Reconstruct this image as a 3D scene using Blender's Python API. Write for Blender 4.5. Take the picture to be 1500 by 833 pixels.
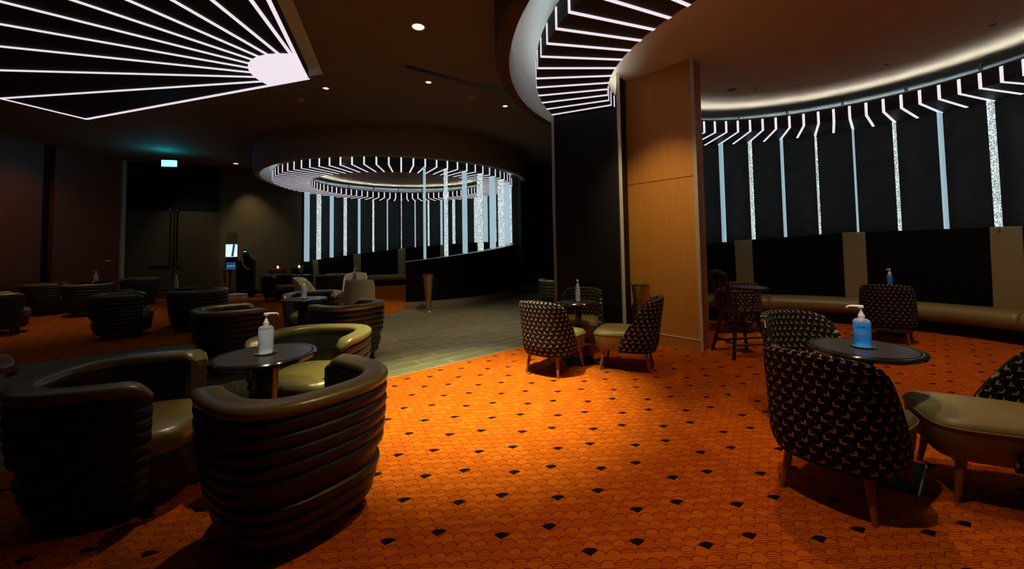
import bpy, bmesh, math, random
from mathutils import Vector, Matrix
random.seed(7)
PI = math.pi
D = bpy.data
C = bpy.context.scene.collection
sc = bpy.context.scene
for o in list(D.objects): D.objects.remove(o)

# ------------------------------------------------------------------ camera
EYE = 1.38
F = 583.0
ROLL = math.atan(0.0159)
DP = F * F / 13500.0
PIT = math.atan2(DP, F)
PPX, PPY = 749.6, 338.7
cam_d = D.cameras.new('camera'); cam = D.objects.new('camera', cam_d); C.objects.link(cam)
cam_d.sensor_fit = 'HORIZONTAL'; cam_d.sensor_width = 36.0; cam_d.lens = F / 1500 * 36
cam_d.shift_x = (750 - PPX) / 1500; cam_d.shift_y = -(416.5 - PPY) / 1500
cam_d.clip_start = 0.05; cam_d.clip_end = 100
fwd = Vector((0, math.cos(PIT), math.sin(PIT))); up0 = Vector((0, -math.sin(PIT), math.cos(PIT))); rt0 = Vector((1, 0, 0))
rt = rt0 * math.cos(ROLL) - up0 * math.sin(ROLL)      # image right axis
up = rt0 * math.sin(ROLL) + up0 * math.cos(ROLL)
M = Matrix((rt, up, -fwd)).transposed().to_4x4(); M.translation = (0, 0, EYE)
cam.matrix_world = M
sc.camera = cam
# ------------------------------------------------------------------ world, exposure, lamps
w = D.worlds.new('world'); sc.world = w; w.use_nodes = True
w.node_tree.nodes['Background'].inputs[0].default_value = (0.9, 0.75, 0.6, 1)
w.node_tree.nodes['Background'].inputs[1].default_value = 0.002
sc.view_settings.view_transform = 'Standard'; sc.view_settings.look = 'None'
sc.view_settings.exposure = 0.0; sc.view_settings.gamma = 1.0
sc.view_settings.use_curve_mapping = False
WARM = (1.0, 0.80, 0.50)
def spot(loc, target, power, deg, blend=0.6, color=WARM, r=0.04):
    l = D.lights.new('ceiling_and_fill_spot', 'SPOT'); l.energy = power; l.spot_size = math.radians(deg); l.spot_blend = blend
    l.color = color; l.shadow_soft_size = r
    o = D.objects.new('ceiling_and_fill_spot', l); C.objects.link(o); o.location = loc
    o.rotation_euler = (Vector(target) - Vector(loc)).to_track_quat('-Z', 'Y').to_euler()
    return o
SPOTS = [   # location, target, watts, cone, blend, colour
 ((0.7, 0.5, 4.1), (2.19, 2.50, 0.82), 330, 13, 0.7, (1.0, 0.93, 0.82)),  # added front light for the blue bottle, no fitting of its own
 ((-0.5, 0.9, 4.1), (-1.62, 2.6, 0.80), 260, 13, 0.7, (1.0, 0.92, 0.78)),  # added front light for the nearest clear bottle
 ((-4.6, 4.0, 4.1), (-6.5, 7.3, 0.7), 260, 34, 0.9, (1.0, 0.88, 0.66)),  # added fill over the left seating group
 ((-1.8, 3.6, 4.1), (-2.9, 5.5, 0.8), 120, 16, 0.7, (1.0, 0.92, 0.78)),
 ((-0.35, 3.6, 4.1), (-0.40, 3.9, 0), 2100, 52, 1.0, (1.0, 1.0, 0.55)),
 ((0.7, 1.7, 4.1), (0.6, 1.6, 0), 210, 78, 1.0, (1.0, 0.62, 0.36)),
 ((2.0, 3.4, 3.8), (2.0, 3.0, 0), 130, 95, 1.0, (1.0, 0.55, 0.32)),
 ((1.35, 3.9, 3.8), (2.05, 5.6, 1.6), 230, 50, 1.0, (1.0, 0.78, 0.42)),
 ((1.3, 4.55, 3.8), (0.95, 4.75, 0), 130, 34, 1.0, WARM),
 ((2.15, 2.55, 3.8), (2.15, 2.55, 0), 150, 44, 0.8, WARM),
 ((4.6, 4.4, 3.8), (5.2, 5.0, 0), 190, 95, 1.0, (1.0, 0.62, 0.36)),  # added wide fill for the right booth
 ((6.3, 3.6, 3.8), (6.6, 3.6, 0.3), 60, 90, 1.0, WARM),
 ((-1.5, 2.9, 4.1), (-1.55, 2.75, 0), 150, 34, 0.9, WARM),
 ((-2.9, 5.6, 4.1), (-2.9, 5.6, 0), 130, 46, 0.9, WARM),
 ((-0.9, 7.0, 4.1), (-0.9, 7.2, 0), 330, 80, 1.0, WARM),
 ((-6.2, 6.2, 4.1), (-6.4, 6.6, 0), 170, 75, 1.0, WARM),
 ((-4.1, 3.0, 4.1), (-3.9, 3.0, 0.6), 45, 20, 0.8, WARM),  # added narrow spot to brighten the paper cup
 ((-9.2, 8.0, 4.1), (-9.2, 8.0, 0), 110, 80, 1.0, WARM),
 ((-7.2, 11.2, 4.1), (-7.3, 11.6, 0), 420, 56, 1.0, WARM),
 ((-4.0, 9.0, 3.8), (-3.6, 9.3, 0), 240, 60, 1.0, WARM),
 ((-8.67, 12.5, 4.1), (-8.4, 13.05, 1.6), 110, 66, 1.0, WARM),
 ((-9.9, 10.9, 4.1), (-9.9, 12.5, 1.2), 45, 70, 1.0, WARM),  # added soft spot to lift the double door
 ((-10.2, 8.6, 4.1), (-11.6, 9.6, 1.3), 22, 90, 1.0, WARM),
]
for s_ in SPOTS: spot(*s_)

# ------------------------------------------------------------------ node helpers
class N:
    """tiny expression wrapper around shader Math nodes"""
    def __init__(s, t, sock): s.t = t; s.s = sock
    def _m(s, op, *a, clamp=False):
        n = s.t.nodes.new('ShaderNodeMath'); n.operation = op; n.use_clamp = clamp
        for k, v in enumerate((s,) + a):
            if isinstance(v, N): s.t.links.new(v.s, n.inputs[k])
            else: n.inputs[k].default_value = v
        return N(s.t, n.outputs[0])
    def __add__(s, b): return s._m('ADD', b)
    __radd__ = __add__
    def __mul__(s, b): return s._m('MULTIPLY', b)
    __rmul__ = __mul__
    def __sub__(s, b): return s._m('SUBTRACT', b)
    def __truediv__(s, b): return s._m('DIVIDE', b)
    def lt(s, b): return s._m('LESS_THAN', b)
    def gt(s, b): return s._m('GREATER_THAN', b)
    def abs(s): return s._m('ABSOLUTE')
    def floor(s): return s._m('FLOOR')
    def round(s): return s._m('ROUND')
    def fract(s): return s._m('FRACT')
    def sqrt(s): return s._m('SQRT')
    def max(s, b): return s._m('MAXIMUM', b)
    def min(s, b): return s._m('MINIMUM', b)
    def sin(s): return s._m('SINE')
def const(t, v):
    n = t.nodes.new('ShaderNodeValue'); n.outputs[0].default_value = v; return N(t, n.outputs[0])
MATS = {}
def mat(name, col, rough=0.5, metal=0.0, spec=0.5, emit=None, estr=1.0, trans=0.0, noise=0.0, nscale=20, bump=0.0, bscale=200, alpha=1.0, sheen=0.0, coat=0.0):
    if name in MATS: return MATS[name]
    m = D.materials.new(name); m.use_nodes = True; t = m.node_tree; p = t.nodes['Principled BSDF']
    p.inputs['Base Color'].default_value = (*col, 1); p.inputs['Roughness'].default_value = rough
    p.inputs['Metallic'].default_value = metal; p.inputs['Specular IOR Level'].default_value = spec
    p.inputs['Transmission Weight'].default_value = trans; p.inputs['Alpha'].default_value = alpha
    p.inputs['Coat Weight'].default_value = coat
    if emit: p.inputs['Emission Color'].default_value = (*emit, 1); p.inputs['Emission Strength'].default_value = estr
    tc = t.nodes.new('ShaderNodeTexCoord')
    if noise:
        n = t.nodes.new('ShaderNodeTexNoise'); n.inputs['Scale'].default_value = nscale; n.inputs['Detail'].default_value = 5
        t.links.new(tc.outputs['Object'], n.inputs['Vector'])
        mx = t.nodes.new('ShaderNodeMix'); mx.data_type = 'RGBA'
        mx.inputs[6].default_value = (*[c * (1 - noise) for c in col], 1); mx.inputs[7].default_value = (*[min(1, c * (1 + noise)) for c in col], 1)
        t.links.new(n.outputs[0], mx.inputs[0]); t.links.new(mx.outputs[2], p.inputs['Base Color'])
    if bump:
        n2 = t.nodes.new('ShaderNodeTexNoise'); n2.inputs['Scale'].default_value = bscale; n2.inputs['Detail'].default_value = 3
        t.links.new(tc.outputs['Object'], n2.inputs['Vector'])
        b = t.nodes.new('ShaderNodeBump'); b.inputs['Strength'].default_value = bump; b.inputs['Distance'].default_value = 0.01
        t.links.new(n2.outputs[0], b.inputs['Height']); t.links.new(b.outputs[0], p.inputs['Normal'])
    MATS[name] = m
    return m
def mixcol(t, fac, a, b):
    mx = t.nodes.new('ShaderNodeMix'); mx.data_type = 'RGBA'
    t.links.new(fac.s, mx.inputs[0])
    for k, v in ((6, a), (7, b)):
        if isinstance(v, tuple): mx.inputs[k].default_value = (*v, 1)
        else: t.links.new(v, mx.inputs[k])
    return mx.outputs[2]

def carpet_mat():
    m = D.materials.new('carpet'); m.use_nodes = True; t = m.node_tree; p = t.nodes['Principled BSDF']
    p.inputs['Roughness'].default_value = 0.95; p.inputs['Specular IOR Level'].default_value = 0.05
    tc = t.nodes.new('ShaderNodeTexCoord'); sx = t.nodes.new('ShaderNodeSeparateXYZ'); t.links.new(tc.outputs['Object'], sx.inputs[0])
    x = N(t, sx.outputs[0]) + 0.63; y = N(t, sx.outputs[1]) - 1.96
    a, b, c, d = 0.270, 0.031, 0.0138, 0.269   # x=a i+b j ; y=c i+d j
    det = a * d - b * c
    i = x * (d / det) - y * (b / det); j = y * (a / det) - x * (c / det)
    seam = (i - j).gt(3.6)                     # second width of carpet, laid out of register
    i = i - seam * 0.54; j = j - seam * 0.51
    # black fans
    ri = i.round(); rj = j.round()
    par = ((ri + rj) * 0.5).fract().lt(0.25)    # 1 when even
    sg = par * 2.0 - 1.0
    lx = i - ri - sg * 0.081; ly = j - rj + sg * 0.082 + 0.09
    r = (lx * lx + ly * ly).sqrt()
    dot = r.lt(0.185) * (lx.abs() * 0.80).lt(ly)
    # scallop ground
    u = i * 4.0 + 0.12; v = j * 4.5 + 0.3
    row = v.floor(); off = (row * 0.5).fract()
    uu = u + off; cx = uu.floor(); fx = uu.fract() - 0.5; fy = v.fract()
    rr = (fx * fx + fy * fy * 0.85).sqrt()
    line = (rr - 0.5).abs().lt(0.045)
    inside = rr.lt(0.5)
    # id of this scale, or of the scale behind
    idx_in = cx + row * 17.0
    off2 = ((row + 1.0) * 0.5).fract(); u2 = u + off2
    idx_out = u2.floor() + (row - 1.0) * 17.0
    idd = idx_in * inside + idx_out * (1.0 - inside.s if False else (inside * -1.0 + 1.0))
    rnd = ((idd * 12.9898).sin() * 43758.5).fract()
    st1 = ((u * 0.9 + v * 1.6) * 3.2).fract().lt(0.34) * rnd.gt(0.35) * rnd.lt(0.68)
    st2 = (v * 4.5).fract().lt(0.34) * rnd.gt(0.68)
    dark = line.max(st1).max(st2)
    nz = t.nodes.new('ShaderNodeTexNoise'); nz.inputs['Scale'].default_value = 1.1; nz.inputs['Detail'].default_value = 4
    t.links.new(tc.outputs['Object'], nz.inputs['Vector'])
    nf = t.nodes.new('ShaderNodeTexNoise'); nf.inputs['Scale'].default_value = 260; nf.inputs['Detail'].default_value = 2
    t.links.new(tc.outputs['Object'], nf.inputs['Vector'])
    base = mixcol(t, N(t, nz.outputs[0]), (0.47, 0.105, 0.004), (0.57, 0.15, 0.006))
    base = mixcol(t, N(t, nf.outputs[0]) * 0.45, base, (0.30, 0.035, 0.003))
    c1 = mixcol(t, dark * 0.85, base, (0.20, 0.014, 0.002))
    c2 = mixcol(t, dot, c1, (0.012, 0.006, 0.004))
    t.links.new(c2, p.inputs['Base Color'])
    bp = t.nodes.new('ShaderNodeBump'); bp.inputs['Strength'].default_value = 0.5; bp.inputs['Distance'].default_value = 0.004
    t.links.new(nf.outputs[0], bp.inputs['Height']); t.links.new(bp.outputs[0], p.inputs['Normal'])
    return m
def slate_mat():
    m = D.materials.new('slate_tile'); m.use_nodes = True; t = m.node_tree; p = t.nodes['Principled BSDF']
    p.inputs['Roughness'].default_value = 0.5; p.inputs['Specular IOR Level'].default_value = 0.3
    tc = t.nodes.new('ShaderNodeTexCoord'); mp = t.nodes.new('ShaderNodeMapping')
    mp.inputs['Rotation'].default_value = (0, 0, math.radians(-41)); t.links.new(tc.outputs['Object'], mp.inputs[0])
    br = t.nodes.new('ShaderNodeTexBrick'); t.links.new(mp.outputs[0], br.inputs[0])
    br.inputs['Scale'].default_value = 1.0; br.inputs['Brick Width'].default_value = 0.9; br.inputs['Row Height'].default_value = 0.2
    br.inputs['Mortar Size'].default_value = 0.0045; br.inputs['Mortar Smooth'].default_value = 0.1; br.offset = 0.37
    br.inputs['Color1'].default_value = (0.20, 0.18, 0.10, 1); br.inputs['Color2'].default_value = (0.26, 0.23, 0.12, 1); br.inputs['Mortar'].default_value = (0.62, 0.54, 0.32, 1)
    nz = t.nodes.new('ShaderNodeTexNoise'); nz.inputs['Scale'].default_value = 7; nz.inputs['Detail'].default_value = 6
    t.links.new(tc.outputs['Object'], nz.inputs['Vector'])
    mx = t.nodes.new('ShaderNodeMix'); mx.data_type = 'RGBA'; mx.blend_type = 'MULTIPLY'; mx.inputs[0].default_value = 0.6
    t.links.new(br.outputs[0], mx.inputs[6]); t.links.new(nz.outputs[0], mx.inputs[7]); t.links.new(mx.outputs[2], p.inputs['Base Color'])
    return m
def chair_fabric_mat(name, ground, glyph, px=0.068, py=0.046):
    m = D.materials.new(name); m.use_nodes = True; t = m.node_tree; p = t.nodes['Principled BSDF']
    p.inputs['Roughness'].default_value = 0.85; p.inputs['Specular IOR Level'].default_value = 0.15
    tc = t.nodes.new('ShaderNodeTexCoord'); sx = t.nodes.new('ShaderNodeSeparateXYZ'); t.links.new(tc.outputs['UV'], sx.inputs[0])
    v = N(t, sx.outputs[1]) / py; row = v.floor(); odd = (row * 0.5).fract().gt(0.25)
    u = N(t, sx.outputs[0]) / px + odd * 0.5
    fx = u.fract() - 0.5; fy = v.fract() - 0.5
    fx = fx * (odd * -2.0 + 1.0)                                    # mirror every second row
    ver = (fx + 0.13).abs().lt(0.07) * fy.abs().lt(0.27)
    hor = (fx - 0.01).abs().lt(0.21) * (fy + 0.175).abs().lt(0.10)
    tick = ((fx - 0.38).abs() + (fy + 0.40).abs() * 0.8).lt(0.055)
    g = ver.max(hor).max(tick)
    t.links.new(mixcol(t, g, ground, glyph), p.inputs['Base Color'])
    return m
def wallpaper_mat():
    m = D.materials.new('wallpaper'); m.use_nodes = True; t = m.node_tree; p = t.nodes['Principled BSDF']
    p.inputs['Roughness'].default_value = 0.75
    tc = t.nodes.new('ShaderNodeTexCoord'); sx = t.nodes.new('ShaderNodeSeparateXYZ'); t.links.new(tc.outputs['Object'], sx.inputs[0])
    a = N(t, sx.outputs[0]) * 9.0; b = N(t, sx.outputs[2]) * 9.0
    s = ((a + b).fract() - 0.5).abs().lt(0.12).max(((a - b).fract() - 0.5).abs().lt(0.12))
    t.links.new(mixcol(t, s, (0.085, 0.065, 0.028), (0.135, 0.105, 0.045)), p.inputs['Base Color'])
    return m
def wood_mat(name, c1, c2, rough=0.45, scale=1.0):
    m = D.materials.new(name); m.use_nodes = True; t = m.node_tree; p = t.nodes['Principled BSDF']
    p.inputs['Roughness'].default_value = rough
    tc = t.nodes.new('ShaderNodeTexCoord'); mp = t.nodes.new('ShaderNodeMapping'); mp.inputs['Scale'].default_value = (14 * scale, 14 * scale, 0.8 * scale)
    t.links.new(tc.outputs['Object'], mp.inputs[0])
    nz = t.nodes.new('ShaderNodeTexNoise'); nz.inputs['Scale'].default_value = 3; nz.inputs['Detail'].default_value = 8; nz.inputs['Distortion'].default_value = 0.6
    t.links.new(mp.outputs[0], nz.inputs['Vector'])
    t.links.new(mixcol(t, N(t, nz.outputs[0]), c1, c2), p.inputs['Base Color'])
    return m
def mottled_mat():
    m = D.materials.new('mottled_dark_wall'); m.use_nodes = True; t = m.node_tree; p = t.nodes['Principled BSDF']
    p.inputs['Roughness'].default_value = 0.6
    tc = t.nodes.new('ShaderNodeTexCoord'); nz = t.nodes.new('ShaderNodeTexNoise'); nz.inputs['Scale'].default_value = 3.5; nz.inputs['Detail'].default_value = 9; nz.inputs['Roughness'].default_value = 0.7
    t.links.new(tc.outputs['Object'], nz.inputs['Vector'])
    r = N(t, nz.outputs[0]); f = ((r - 0.45) * 5.0)._m('ADD', 0.0, clamp=True)
    t.links.new(mixcol(t, f, (0.005, 0.005, 0.0045), (0.017, 0.0165, 0.014)), p.inputs['Base Color'])
    return m
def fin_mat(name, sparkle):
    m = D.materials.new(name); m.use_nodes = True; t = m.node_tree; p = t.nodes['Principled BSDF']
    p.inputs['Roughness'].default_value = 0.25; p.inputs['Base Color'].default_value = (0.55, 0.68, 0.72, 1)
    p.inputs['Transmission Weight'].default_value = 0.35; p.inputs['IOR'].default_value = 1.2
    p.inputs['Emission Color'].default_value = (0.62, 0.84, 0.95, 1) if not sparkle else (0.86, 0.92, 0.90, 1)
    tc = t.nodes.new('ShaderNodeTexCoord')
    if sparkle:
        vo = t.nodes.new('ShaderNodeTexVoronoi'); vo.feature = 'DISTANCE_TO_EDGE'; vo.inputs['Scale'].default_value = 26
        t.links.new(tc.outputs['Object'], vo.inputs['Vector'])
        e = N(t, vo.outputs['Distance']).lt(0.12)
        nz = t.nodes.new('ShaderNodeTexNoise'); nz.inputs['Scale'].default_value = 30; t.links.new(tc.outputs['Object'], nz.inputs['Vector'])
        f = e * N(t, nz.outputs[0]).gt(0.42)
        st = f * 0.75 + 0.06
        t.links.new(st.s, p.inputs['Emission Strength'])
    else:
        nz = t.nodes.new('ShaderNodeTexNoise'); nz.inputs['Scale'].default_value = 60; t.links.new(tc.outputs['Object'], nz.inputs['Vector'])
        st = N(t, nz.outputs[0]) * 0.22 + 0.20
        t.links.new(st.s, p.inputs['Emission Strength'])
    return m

M_CARPET = carpet_mat(); M_SLATE = slate_mat(); M_PATTERN = chair_fabric_mat('chevron_fabric', (0.008, 0.009, 0.013), (0.42, 0.33, 0.20))
M_CREAM = chair_fabric_mat('cream_fabric', (0.50, 0.44, 0.30), (0.28, 0.24, 0.16), 0.03, 0.03)
M_WALLPAPER = wallpaper_mat(); M_MOTTLE = mottled_mat()
M_PILLAR = wood_mat('oak_veneer', (0.34, 0.13, 0.018), (0.52, 0.22, 0.035), 0.5)
M_REDWOOD = wood_mat('dark_red_veneer', (0.15, 0.03, 0.010), (0.26, 0.06, 0.02), 0.5)
M_LEG = wood_mat('walnut_leg', (0.16, 0.05, 0.02), (0.27, 0.10, 0.04), 0.4, 3)
M_HIGH = wood_mat('mahogany', (0.018, 0.004, 0.003), (0.038, 0.010, 0.006), 0.35, 3)
M_FIN = [fin_mat('frosted_fin', False), fin_mat('crackle_fin', True)]
M_STRIP = mat('led_strip', (0.9, 0.85, 0.9), emit=(0.98, 0.90, 1.0), estr=0.84)
M_ADDED_LED = mat('added_uplight', (0.9, 0.9, 0.9), emit=(0.93, 0.95, 1.0), estr=28.0); M_ADDED_LED2 = mat('added_uplight_outer', (0.9, 0.9, 0.9), emit=(0.82, 0.95, 1.0), estr=11.0)  # added emitters on the ring tops, brightening the ceiling above
M_BLACK = mat('black_panel', (0.005, 0.0045, 0.0045), 0.5, spec=0.25)
M_RING = mat('ring_black', (0.006, 0.006, 0.007), 0.55)
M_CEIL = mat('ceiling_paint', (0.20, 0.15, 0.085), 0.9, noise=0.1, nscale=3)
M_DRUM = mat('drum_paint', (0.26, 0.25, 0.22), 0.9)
M_DRUM_SHADED = mat('shaded_drum_paint', (0.06, 0.035, 0.022), 0.9)  # drum paint darkened: shade on the near drum put into its colour
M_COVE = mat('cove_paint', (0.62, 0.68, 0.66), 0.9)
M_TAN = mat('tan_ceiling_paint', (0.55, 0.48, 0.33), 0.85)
M_TRIM = mat('brushed_trim', (0.62, 0.58, 0.50), 0.4, metal=0.4)
M_DARKTRIM = mat('grey_trim', (0.30, 0.33, 0.32), 0.4, metal=0.4)
M_GOLD = mat('gold_leather', (0.18, 0.138, 0.036), 0.29, spec=0.9, bump=0.12, bscale=90)
M_RIB = mat('ribbed_brown_fabric', (0.022, 0.015, 0.010), 0.40, spec=0.5, noise=0.3, nscale=150, bump=0.2, bscale=300)
M_LINING = mat('dark_lining', (0.010, 0.008, 0.007), 0.6)
M_SOFTGOLD = mat('banquette_gold', (0.20, 0.155, 0.05), 0.42, bump=0.05)
M_BANDGOLD = mat('band_gold', (0.21, 0.165, 0.065), 0.75)
M_BACKDARK = mat('banquette_back', (0.0035, 0.003, 0.003), 0.9, spec=0.1)
M_TABLETOP = mat('black_table_top', (0.035, 0.030, 0.026), 0.28, noise=0.6, nscale=260)
M_TABLERIM = mat('black_table_rim', (0.010, 0.009, 0.008), 0.15)
M_CHROME = mat('steel', (0.62, 0.58, 0.50), 0.22, metal=1.0)
M_BRONZE = mat('bronze_metal', (0.60, 0.42, 0.25), 0.36, metal=1.0)
M_STONE = mat('stone_skirting', (0.42, 0.33, 0.21), 0.6, noise=0.15)
M_WHITE = mat('white_plastic', (0.85, 0.80, 0.72), 0.35)
M_BLUEGEL = mat('blue_gel', (0.03, 0.36, 1.0), 0.2, trans=0.0, emit=(0.02, 0.2, 0.5), estr=0.0)
M_CLEARGEL = mat('clear_gel', (0.72, 0.80, 0.86), 0.15, trans=0.1)
M_CLEAR = mat('clear_plastic', (0.85, 0.88, 0.9), 0.1, trans=0.7)
M_NAVY = mat('navy_print', (0.01, 0.02, 0.16), 0.5)
M_EXIT = mat('exit_face', (0.3, 0.9, 0.9), emit=(0.45, 1.0, 1.0), estr=1.2)
M_BULB = mat('downlight_lens', (1, 0.8, 0.5), emit=(1.0, 0.72, 0.38), estr=2.5)
M_SCREEN = mat('screen_white', (0.8, 0.9, 1.0), emit=(0.75, 0.9, 1.0), estr=1.0)
M_SIGNBLUE = mat('sign_blue', (0.03, 0.14, 0.34), 0.4, emit=(0.03, 0.14, 0.34), estr=0.35)
M_SIGNWHITE = mat('sign_white', (0.8, 0.9, 1.0), 0.5, emit=(0.7, 0.8, 0.9), estr=0.5)
M_GREEN = mat('green_led', (0, 0.6, 0.3), emit=(0, 0.8, 0.35), estr=1.0)
M_FLAME = mat('flame', (1, 0.6, 0.2), emit=(1.0, 0.6, 0.2), estr=3.0)
M_PAPER = mat('white_card', (0.8, 0.75, 0.65), 0.7)

# ------------------------------------------------------------------ mesh helpers
def obj(name, bm, m, parent=None, smooth=True, angle=40):
    me = D.meshes.new(name); bmesh.ops.recalc_face_normals(bm, faces=bm.faces); bm.to_mesh(me); bm.free()
    if smooth:
        for p in me.polygons: p.use_smooth = True
        try: me.set_sharp_from_angle(angle=math.radians(angle))
        except Exception: pass
    if isinstance(m, (list, tuple)):
        for k in m: me.materials.append(k)
    else: me.materials.append(m)
    o = D.objects.new(name, me); C.objects.link(o)
    if parent: o.parent = parent
    return o
def struct(name, bm, m, **k):
    o = obj(name, bm, m, **k); o['kind'] = 'structure'; return o
def thing(name, label, cat, loc=(0, 0, 0), rz=0, group=None):
    o = D.objects.new(name, None); C.objects.link(o); o.location = loc; o.rotation_euler = (0, 0, rz); o.empty_display_size = 0.1
    o['label'] = label; o['category'] = cat
    if group: o['group'] = group
    return o
def tag(o, label, cat, group=None):
    o['label'] = label; o['category'] = cat
    if group: o['group'] = group
    return o
def dup(root, loc, rz, label, group=None):
    r = root.copy(); C.objects.link(r); r.location = loc; r.rotation_euler = (0, 0, rz); r['label'] = label
    if group: r['group'] = group
    def rec(a, b):
        for ch in [q for q in D.objects if q.parent == a]:
            c = ch.copy(); C.objects.link(c); c.parent = b; rec(ch, c)
    rec(root, r)
    return r
def box(bm, x0, y0, z0, x1, y1, z1, bev=0):
    r = bmesh.ops.create_cube(bm, size=1)
    vs = r['verts']
    for v in vs:
        v.co = Vector((x0 + (v.co.x + .5) * (x1 - x0), y0 + (v.co.y + .5) * (y1 - y0), z0 + (v.co.z + .5) * (z1 - z0)))
    if bev:
        es = list({e for v in vs for e in v.link_edges})
        bmesh.ops.bevel(bm, geom=es, offset=bev, segments=2, affect='EDGES', profile=0.6)
    return bm
def B(*a, bev=0): return box(bmesh.new(), *a, bev=bev)
def lathe(bm, prof, n=48, a0=0, a1=360, cx=0, cy=0, close_prof=False):
    full = abs(a1 - a0) >= 359.9
    cols = n if full else n + 1
    rings = []
    for k in range(cols):
        a = math.radians(a0 + (a1 - a0) * k / n)
        rings.append([bm.verts.new((cx + r * math.cos(a), cy + r * math.sin(a), z)) for r, z in prof])
    m = len(prof)
    for k in range(n):
        A = rings[k]; Bq = rings[(k + 1) % cols]
        for q in range(m if close_prof else m - 1):
            try: bm.faces.new((A[q], Bq[q], Bq[(q + 1) % m], A[(q + 1) % m]))
            except ValueError: pass
    if not full and close_prof:
        bm.faces.new(rings[0]); bm.faces.new(rings[-1][::-1])
    bmesh.ops.remove_doubles(bm, verts=bm.verts, dist=1e-5)
    return bm
def L(prof, **k): return lathe(bmesh.new(), prof, **k)
def prism(bm, pts, z0, z1):
    a = [bm.verts.new((x, y, z0)) for x, y in pts]; b = [bm.verts.new((x, y, z1)) for x, y in pts]
    bm.faces.new(a[::-1]); bm.faces.new(b)
    for i in range(len(pts)): j = (i + 1) % len(pts); bm.faces.new((a[i], a[j], b[j], b[i]))
    return bm
def bar(bm, p, q, r0, r1=None, n=10):
    r1 = r0 if r1 is None else r1
    p = Vector(p); q = Vector(q); d = (q - p).normalized(); u = d.orthogonal().normalized(); v = d.cross(u)
    A = [bm.verts.new(p + (u * math.cos(2 * PI * k / n) + v * math.sin(2 * PI * k / n)) * r0) for k in range(n)]
    Bv = [bm.verts.new(q + (u * math.cos(2 * PI * k / n) + v * math.sin(2 * PI * k / n)) * r1) for k in range(n)]
    bm.faces.new(A[::-1]); bm.faces.new(Bv)
    for k in range(n): bm.faces.new((A[k], A[(k + 1) % n], Bv[(k + 1) % n], Bv[k]))
    return bm
def tube(bm, pts, r, n=8):
    pts = [Vector(p) for p in pts]; rings = []
    for i, p in enumerate(pts):
        d = (pts[min(i + 1, len(pts) - 1)] - pts[max(i - 1, 0)]).normalized()
        ref = Vector((0, 0, 1)) if abs(d.z) < 0.95 else Vector((1, 0, 0))
        u = d.cross(ref).normalized(); v = d.cross(u)
        rr = r[i] if isinstance(r, (list, tuple)) else r
        rings.append([bm.verts.new(p + (u * math.cos(2 * PI * k / n) + v * math.sin(2 * PI * k / n)) * rr) for k in range(n)])
    for A, Bv in zip(rings, rings[1:]):
        for k in range(n): bm.faces.new((A[k], A[(k + 1) % n], Bv[(k + 1) % n], Bv[k]))
    bm.faces.new(rings[0][::-1]); bm.faces.new(rings[-1])
    return bm
def grid_faces(bm, G, closed_u=False, uvf=None):
    """G[i][j] vertices; returns faces"""
    uv = bm.loops.layers.uv.verify() if uvf else None
    nu = len(G)
    for i in range(nu if closed_u else nu - 1):
        for j in range(len(G[0]) - 1):
            i2 = (i + 1) % nu
            try: f = bm.faces.new((G[i][j], G[i2][j], G[i2][j + 1], G[i][j + 1]))
            except ValueError: continue
            if uvf:
                for lp, (a, b) in zip(f.loops, ((i, j), (i + 1, j), (i + 1, j + 1), (i, j + 1))): lp[uv].uv = uvf(a, b)

# ------------------------------------------------------------------ the setting
C1 = (-3.55, 12.8); C2 = (3.76, 4.5)
ZR, ZRT, ZLIP, ZMAIN, ZDISC = 3.40, 3.60, 3.50, 4.20, 3.88
RO, RI = 3.44, 2.56
RO1, RI1 = 3.58, 2.68
# slate floor, carpets
struct('floor', B(-13, -1.5, -0.1, 9, 18, 0), M_SLATE, smooth=False)
bm = bmesh.new(); prism(bm, [(-6.5, -1.0), (8.3, -1.0), (8.3, 9.5), (3.0, 9.5), (1.2, 6.2), (0.66, 6.10), (0.17, 5.66), (-1.41, 4.30), (-3.26, 2.64)], 0.0, 0.008)
struct('floor', bm, M_CARPET, smooth=False)
bm = bmesh.new(); prism(bm, [(-12.4, 0.4), (-6.49, 5.07), (-4.94, 6.25), (-2.62, 8.9), (-2.62, 9.9), (-1.2, 10.4), (-0.5, 12.0), (-0.5, 15.5), (-5.5, 16.5), (-7.3, 13.8), (-11.5, 12.0), (-12.4, 11.5)], 0.0, 0.008)
struct('floor', bm, M_CARPET, smooth=False)
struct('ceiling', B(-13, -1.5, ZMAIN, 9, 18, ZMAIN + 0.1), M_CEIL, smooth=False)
# drums, coves and lit discs over both booths
for (cx, cy), dr in ((C1, 0.12), (C2, 0.0)):
    struct('ceiling', L([(3.92 + dr, ZMAIN), (3.92 + dr, 3.58), (3.90 + dr, 3.52), (3.86 + dr, ZLIP), (3.80 + dr, ZLIP), (3.76 + dr, 3.51)], n=96, cx=cx, cy=cy), M_DRUM if dr else M_DRUM_SHADED)
    struct('ceiling', L([(3.76 + dr, 3.51), (3.74 + dr, 3.56), (3.74 + dr, ZDISC + 0.005)], n=96, cx=cx, cy=cy), M_COVE)
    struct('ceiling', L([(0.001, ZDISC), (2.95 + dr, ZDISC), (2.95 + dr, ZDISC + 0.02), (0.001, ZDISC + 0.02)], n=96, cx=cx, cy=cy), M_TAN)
    struct('ceiling', L([(2.95 + dr, ZDISC), (3.75 + dr, ZDISC), (3.75 + dr, ZDISC + 0.02), (2.95 + dr, ZDISC + 0.02)], n=96, cx=cx, cy=cy, close_prof=True), M_COVE)  # same ceiling; cooler light over the ring put into a paler colour
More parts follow.
